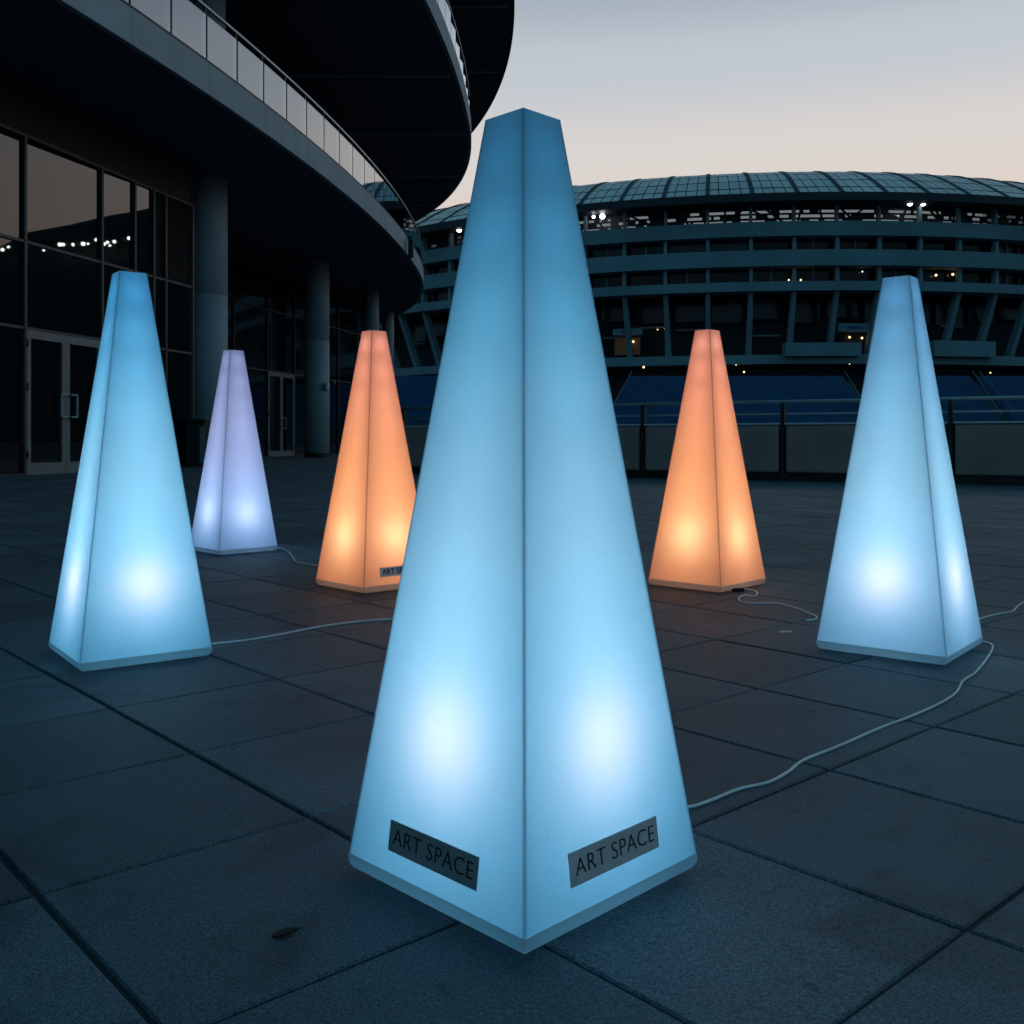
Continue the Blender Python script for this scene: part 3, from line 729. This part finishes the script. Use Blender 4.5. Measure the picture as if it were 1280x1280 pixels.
def bulb(px, py, r, size, mat, name):
    p_ = st_at(px,py,r); m = MB()
    m.rings([(max(.01,size*math.cos(R(e))),p_.z+size*math.sin(R(e))) for e in range(-90,91,20)], 16, p_.x, p_.y); m.build(name, mat, st, True)
for px, py, s_ in ((1137.5,254,.42),(1154,254,.42),(753,270.5,.42),(742,271,.25),(574,287,.45)): bulb(px,py,100.4,s_,M['white_light'],'floodlight')
for px, py, s_, r in ((783,427,.2,95.6),(791.5,427,.25,95.6),(1062,421.5,.24,95.6),(1077.5,422.5,.24,95.6),(1170,344,.26,98.6),(1191,343,.26,98.6),(986,350,.18,98.6),(1001,350,.2,98.6),(1078,339.5,.16,98.6),
                      (804.5,459,.24,97.5),(920,456,.14,97.5),(930,465,.2,97.5),(1062,454.5,.18,97.5),(1238,466,.16,97.5),(822,412,.14,93.6),(831,411,.14,93.6)): bulb(px,py,r,s_*.72,M['warm_light'],'ceiling_lamp')
a, b = st_at(830,478,97), st_at(845,471,97)
m = MB(); arc(m, 96.7, 97, a.z, b.z, th_of(a), th_of(b), 1); m.build('lit_sign', M['sign'], st)

# banks of blue seats in front of the stadium
def seat_bank(xl0, xr0, xl1, xr1, label):
    """bottom and top corners given as photo columns; 24 m deep, rising away from the plaza"""
    y0, y1, z0, z1, n = 108.0, 128.0, 2.3, 8.4, 13
    root = empty('seating_bank', ((xl0+xr0-1280)/2/FPX*y0, y0, 0)); o_ = root.location.copy()
    tag(root, label, 'seating', 'banks of blue seats below the stadium')
    m = MB()
    for i in range(n):
        f0 = i/n; f1 = (i+1)/n
        ya, yb = y0+(y1-y0)*f0, y0+(y1-y0)*f1; z = z0+(z1-z0)*f0
        L0 = (xl0+(xl1-xl0)*f0-640)/FPX*ya; R0 = (xr0+(xr1-xr0)*f0-640)/FPX*ya
        m.box(L0-.5-o_.x, R0+.5-o_.x, ya-o_.y, yb-o_.y+.001*i, 0, z)
        s_ = MB(); s_.box(L0-o_.x, R0-o_.x, ya+.75-o_.y, ya+1.2-o_.y, z+.002, z+.42)
        s_.box(L0-o_.x, R0-o_.x, ya+1.201-o_.y, ya+1.3-o_.y, z+.002, z+.86)
        s_.build('seat_row', M['seat'], root)
    m.build('stepped_base', M['seat_stair'], root)
    for xa, xb in ((xl0,xl1),(xr0,xr1)):
        r_ = MB(); r_.bar(((xa-640)/FPX*y0-o_.x, 0, z0+1.0), ((xb-640)/FPX*y1-o_.x, y1-y0, z1+1.0), .10); r_.build('aisle_rail', M['seat_stair'], root)
seat_bank(760,1090,790,1056,'wide bank of blue seats behind the right orange lamp, below the stadium ledge')
seat_bank(1110,1252,1132,1216,'narrow bank of blue seats behind the pale blue lamp')
seat_bank(1272,1420,1224,1380,'bank of blue seats cut off by the right edge of the picture')
seat_bank(430,742,470,712,'bank of blue seats seen between the round building and the nearest lamp')

# ------------------------------------------------------------------ hill off to the right, mirrored in the glass front
hm = MB(); az = list(range(34, 82, 2)); nr = 7; vs = []; fs = []
def ridge(a): return 8 + 72*math.exp(-((a-42)/19.0)**2) + 1.2*math.sin(a*1.3) + .8*math.sin(a*3.1)
for a in az:
    for q in range(nr):
        u = q/(nr-1); d = 330 + 130*u; h_ = ridge(a)*1.32*(1-(1-u)**1.6) - 1
        vs.append((d*math.sin(R(a)), d*math.cos(R(a)), h_))
for i in range(len(az)-1):
    for q in range(nr-1): fs.append((i*nr+q, (i+1)*nr+q, (i+1)*nr+q+1, i*nr+q+1))
hm.add(vs, fs); tag(hm.build('hill', M['hill'], None, True), kind='structure')
fn = Vector((F1D.y,-F1D.x,0)).normalized()
protoh = None
for px, py, s_ in ((3,312,1),(10,309,.8),(32,308,.8),(55,313,.7),(75,306,1.2),(79,306,1),(91,306,1),(104,305,1.2),(110,305,.7),(121,300,1.1),(130,305,1),(134,303,.9),(143,302,1.1),(137,307,.7),(161,298,1.1)):
    d = Vector(((px-640)/FPX,1,(HOR-py)/FPX)); C = Vector((0,0,EYE))
    k = (F1P-C).dot(fn)/d.dot(fn); hit = C+d*k; rd = d-2*d.dot(fn)*fn
    best = None
    for dd in range(300, 470, 2):
        q = hit + rd*(dd/math.hypot(rd.x,rd.y)); a_ = math.degrees(math.atan2(q.x,q.y)); u = (math.hypot(q.x,q.y)-330)/130
        if 0 <= u <= 1:
            gz = ridge(a_)*1.32*(1-(1-u)**1.6)-1
            if best is None or abs(q.z-5-gz) < best[0]: best = (abs(q.z-5-gz), q, gz)
    q = best[1]; gz = best[2]
    root = empty('street_lamp', (q.x,q.y,0)); tag(root, 'distant street lamp glowing on the dark hill, mirrored in the glass front', 'street lamp', 'street lamps on the hill')
    m = MB(); m.tube([(0,0,min(gz,q.z-2)-1),(0,0,q.z-.5)], .14, 8); m.build('post', M['black'], root)
    m = MB(); s_ *= .62; m.rings([(max(.01,s_*math.cos(R(e))), q.z+s_*math.sin(R(e))) for e in range(-90,91,30)], 12); m.build('lamp_head', M['hill_light'], root, True)

# ------------------------------------------------------------------ render settings
sc.view_settings.view_transform = 'Standard'; sc.view_settings.look = 'None'; sc.view_settings.exposure = 0; sc.view_settings.gamma = 1
sc.cycles.use_denoising = True
try: sc.cycles.denoiser = 'OPENIMAGEDENOISE'
except Exception: pass
sc.cycles.use_adaptive_sampling = False; sc.cycles.use_light_tree = True; sc.cycles.light_sampling_threshold = 0
sc.cycles.max_bounces = 10; sc.cycles.diffuse_bounces = 5; sc.cycles.glossy_bounces = 4; sc.cycles.transmission_bounces = 8; sc.cycles.transparent_max_bounces = 12
sc.cycles.caustics_reflective = False; sc.cycles.caustics_refractive = False; sc.cycles.sample_clamp_indirect = 12
